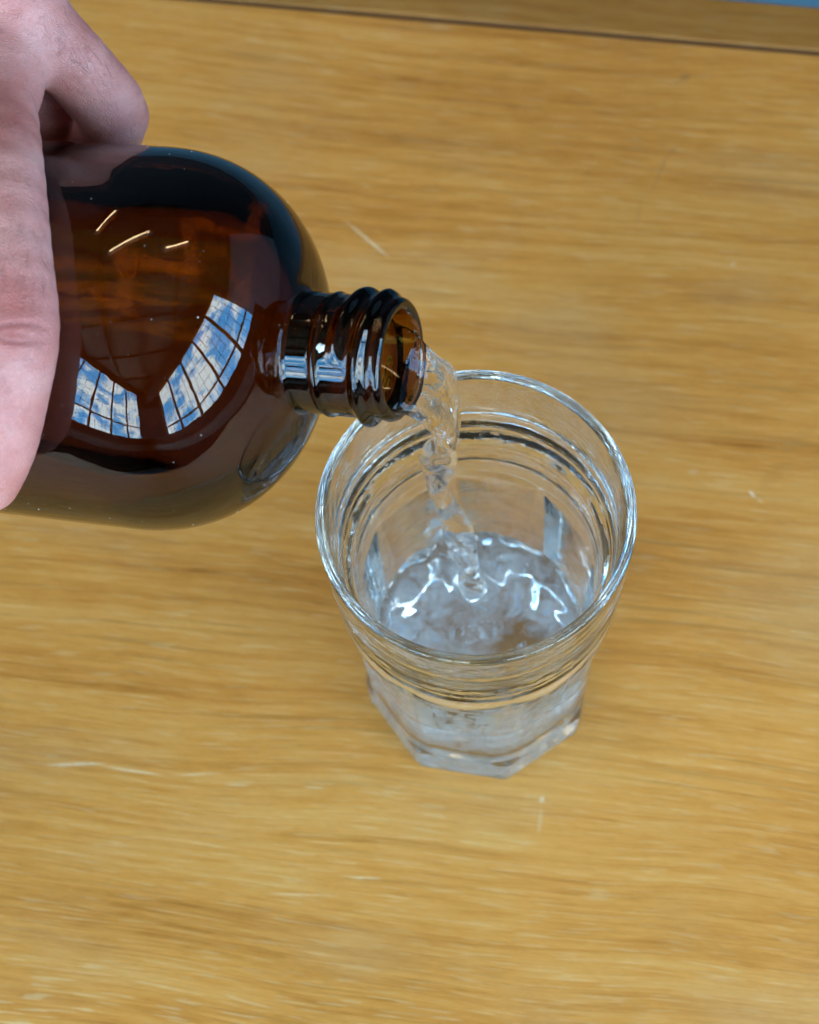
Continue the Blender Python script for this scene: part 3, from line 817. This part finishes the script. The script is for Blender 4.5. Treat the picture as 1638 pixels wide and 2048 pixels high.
def hand_sdf(p):
    ds = []
    for ch in HC:
        d = np.full(len(p), 1e3)
        for a, b in zip(ch[:-1], ch[1:]): d = smin(d, cone_sdf(p, a, b), 0.6)
        ds.append(d)
    web = np.full(len(p), 1e3)
    for c, r in WEB: web = smin(web, np.linalg.norm(p-c, axis=1)-r, 5)
    base = smin(ds[0], web, 4.5); base = smin(base, ds[5], 8)
    fing = ds[1]
    for k in (2, 3, 4): fing = smin(fing, ds[k], 1.6)
    d = smin(base, fing, 3.2)
    # press the flesh flat against the bottle
    q = p-BM; L = -(q@BA); r = np.linalg.norm(q+L[:, None]*BA, axis=1)
    bot = np.where(L > 20, shoulder(np.clip(L, 20, 198))-r, -5)+0.0
    d = np.maximum(d, np.where(L > 20, bot+0.15, d-1))
    # fold over the thumb joint
    for (cx, cy_, amp, wd, curve) in ((28, 648, 0.55, 0.55, 0.10), (24, 684, 0.50, 0.5, -0.12), (20, 668, 0.25, 0.5, 0.02), (10, 238, 0.45, 0.6, 0.1), (8, 258, 0.35, 0.6, -0.1)):
        c0 = hp(cx, cy_, 500); qq = p-c0
        xr = qq@CRa; yu = qq@CUa - curve*xr*xr*0.18*0 - curve*xr
        yu = yu + 0.028*xr*xr*(1 if curve > 0 else -1)
        dep = qq@CVa
        d = d + amp*np.exp(-(yu/wd)**2)*np.exp(-(xr/6.5)**4)*(dep < 14)
    return d
Vh, Fh = surface_net(hand_sdf, np.min([c[:3]-c[3] for ch in HC[:5] for c in ch], 0)-6, np.max([c[:3]+c[3] for ch in HC[:5] for c in ch], 0)+6, 0.75)
person = empty('person', tuple(HROOT*MM))
tag(person, 'bare hand gripping the brown bottle from the left, thumb over the front', 'person')
me = mesh_np('hand', Vh-HROOT, Fh)
# reddened joints, shade under the index finger painted in as red, darker folds
red_shade = np.zeros(len(Vh))
for (x, y, d_, s_, k_) in ((30, 640, 500, 9, 0.9), (0, 250, 530, 8, 0.9), (30, 200, 540, 9, 0.4), (140, 262, 575, 11, 1.0), (210, 270, 575, 9, 0.6), (150, 60, 550, 9, 0.35), (300, 240, 572, 7, 0.3), (30, 945, 520, 8, 0.45), (60, 480, 505, 10, 0.25)):
    c = hp(x, y, d_); red_shade = np.maximum(red_shade, k_*np.exp(-((Vh-c)**2).sum(1)/(s_*s_)))
cre = np.zeros(len(Vh))
for (cx, cy_, sgn) in ((28, 648, 1), (24, 684, -1), (10, 238, 1)):
    qq = Vh-hp(cx, cy_, 500); xr = qq@CRa; yu = qq@CUa - 0.1*sgn*xr + 0.028*xr*xr*sgn
    cre = np.maximum(cre, np.exp(-(yu/0.7)**2)*np.exp(-(xr/6.0)**4)*((qq@CVa) < 14))
for nm, arr in (('redness_shade', red_shade), ('crease', cre)):
    at = me.attributes.new(nm, 'FLOAT', 'POINT'); 
    if len(me.vertices) == len(arr): at.data.foreach_set('value', arr.astype(np.float32))
hand = link('hand', me, M_SKIN, person, smooth=True)
# thumbnail: a curved plate lying in the tip
def thumbnail():
    c0 = hp(-38, 948, 517); along = hp(-50, 1020, 524)-hp(-28, 890, 515); along /= np.linalg.norm(along)
    out = -CVa*0.86 - CRa*0.42; out = out-(out@along)*along; out /= np.linalg.norm(out)
    side = np.cross(along, out)
    n, m_ = 17, 19; Vn = []
    for lay in (0, 1):
        for i in range(n):
            for j in range(m_):
                u = -1+2*i/(n-1); v = -1+2*j/(m_-1)
                w = 6.2*math.sqrt(max(0, 1-0.35*max(0, u)**4-0.25*max(0, -u)**3))
                x = v*w; y = u*7.2
                y -= 1.2*v*v*(1 if u > 0 else 0.3)*abs(u)
                zz_ = 6.6-(x*x)/15.0 - 0.012*y*y - (0.45 if lay else 0)
                Vn.append(c0+side*x+along*y+out*(zz_-6.2))
    Fn = []
    for i in range(n-1):
        for j in range(m_-1):
            a = i*m_+j
            Fn.append((a, a+1, a+1+m_, a+m_)); b = a+n*m_; Fn.append((b, b+m_, b+m_+1, b+1))
    brd = [j for j in range(m_)]+[i*m_+m_-1 for i in range(1, n)]+[(n-1)*m_+j for j in range(m_-2, -1, -1)]+[i*m_ for i in range(n-2, 0, -1)]
    for k in range(len(brd)):
        a, b = brd[k], brd[(k+1) % len(brd)]; Fn.append((b, a, a+n*m_, b+n*m_))
    me = mesh_np('thumbnail', np.array(Vn)-HROOT, Fn)
    link('thumbnail', me, M_NAIL, person, smooth=True)
thumbnail()

# fine dark hairs on the backs of the thumb and index finger
def hairs():
    rng = random.Random(8)
    Vt = Vh; nrm = np.zeros_like(Vh)
    e = 0.6
    for (x, y, d_, rr_, cnt, dx, dy) in ((45, 520, 502, 9, 70, -0.15, 1.0), (30, 400, 508, 10, 45, 0.1, 1.0), (190, 120, 552, 8, 45, 0.8, 0.75), (150, 60, 545, 8, 25, 0.7, 0.8)):
        c = hp(x, y, d_); near = Vt[((Vt-c)**2).sum(1) < rr_*rr_]
        if len(near) == 0: continue
        g = np.stack([(hand_sdf(near+np.eye(3)[i]*e)-hand_sdf(near-np.eye(3)[i]*e)) for i in range(3)], 1)
        g /= np.linalg.norm(g, axis=1, keepdims=True)
        ok = g@(-CVa) > 0.15; near, g = near[ok], g[ok]
        for k in range(cnt):
            j = rng.randrange(len(near)); p, n_ = near[j], g[j]
            t = CRa*(dx+rng.gauss(0, 0.25)) - CUa*(dy+rng.gauss(0, 0.25)); t = t-(t@n_)*n_; t /= np.linalg.norm(t)
            L = rng.uniform(2.5, 5.5)
            pts.append([p-n_*0.1, p+t*L*0.35+n_*0.35, p+t*L*0.7+n_*0.4, p+t*L+n_*0.15])
pts = []
hairs()
cu = bpy.data.curves.new('hair', 'CURVE'); cu.dimensions = '3D'; cu.bevel_depth = 0.000019; cu.bevel_resolution = 0
for q in pts:
    sp = cu.splines.new('POLY'); sp.points.add(3)
    for i, p in enumerate(q):
        w = (np.array(p)-HROOT)*MM; sp.points[i].co = (w[0], w[1], w[2], 1); sp.points[i].radius = (1, 0.9, 0.6, 0.15)[i]
tmp = bpy.data.objects.new('tmp_hair', cu); col.objects.link(tmp)
dg = bpy.context.evaluated_depsgraph_get()
hm = bpy.data.meshes.new_from_object(tmp.evaluated_get(dg)); bpy.data.objects.remove(tmp)
hm.materials.clear()
ho = link('hair', hm, principled('dark_hair', (0.05, 0.025, 0.015), 0.5)[0], person); ho['kind'] = 'stuff'
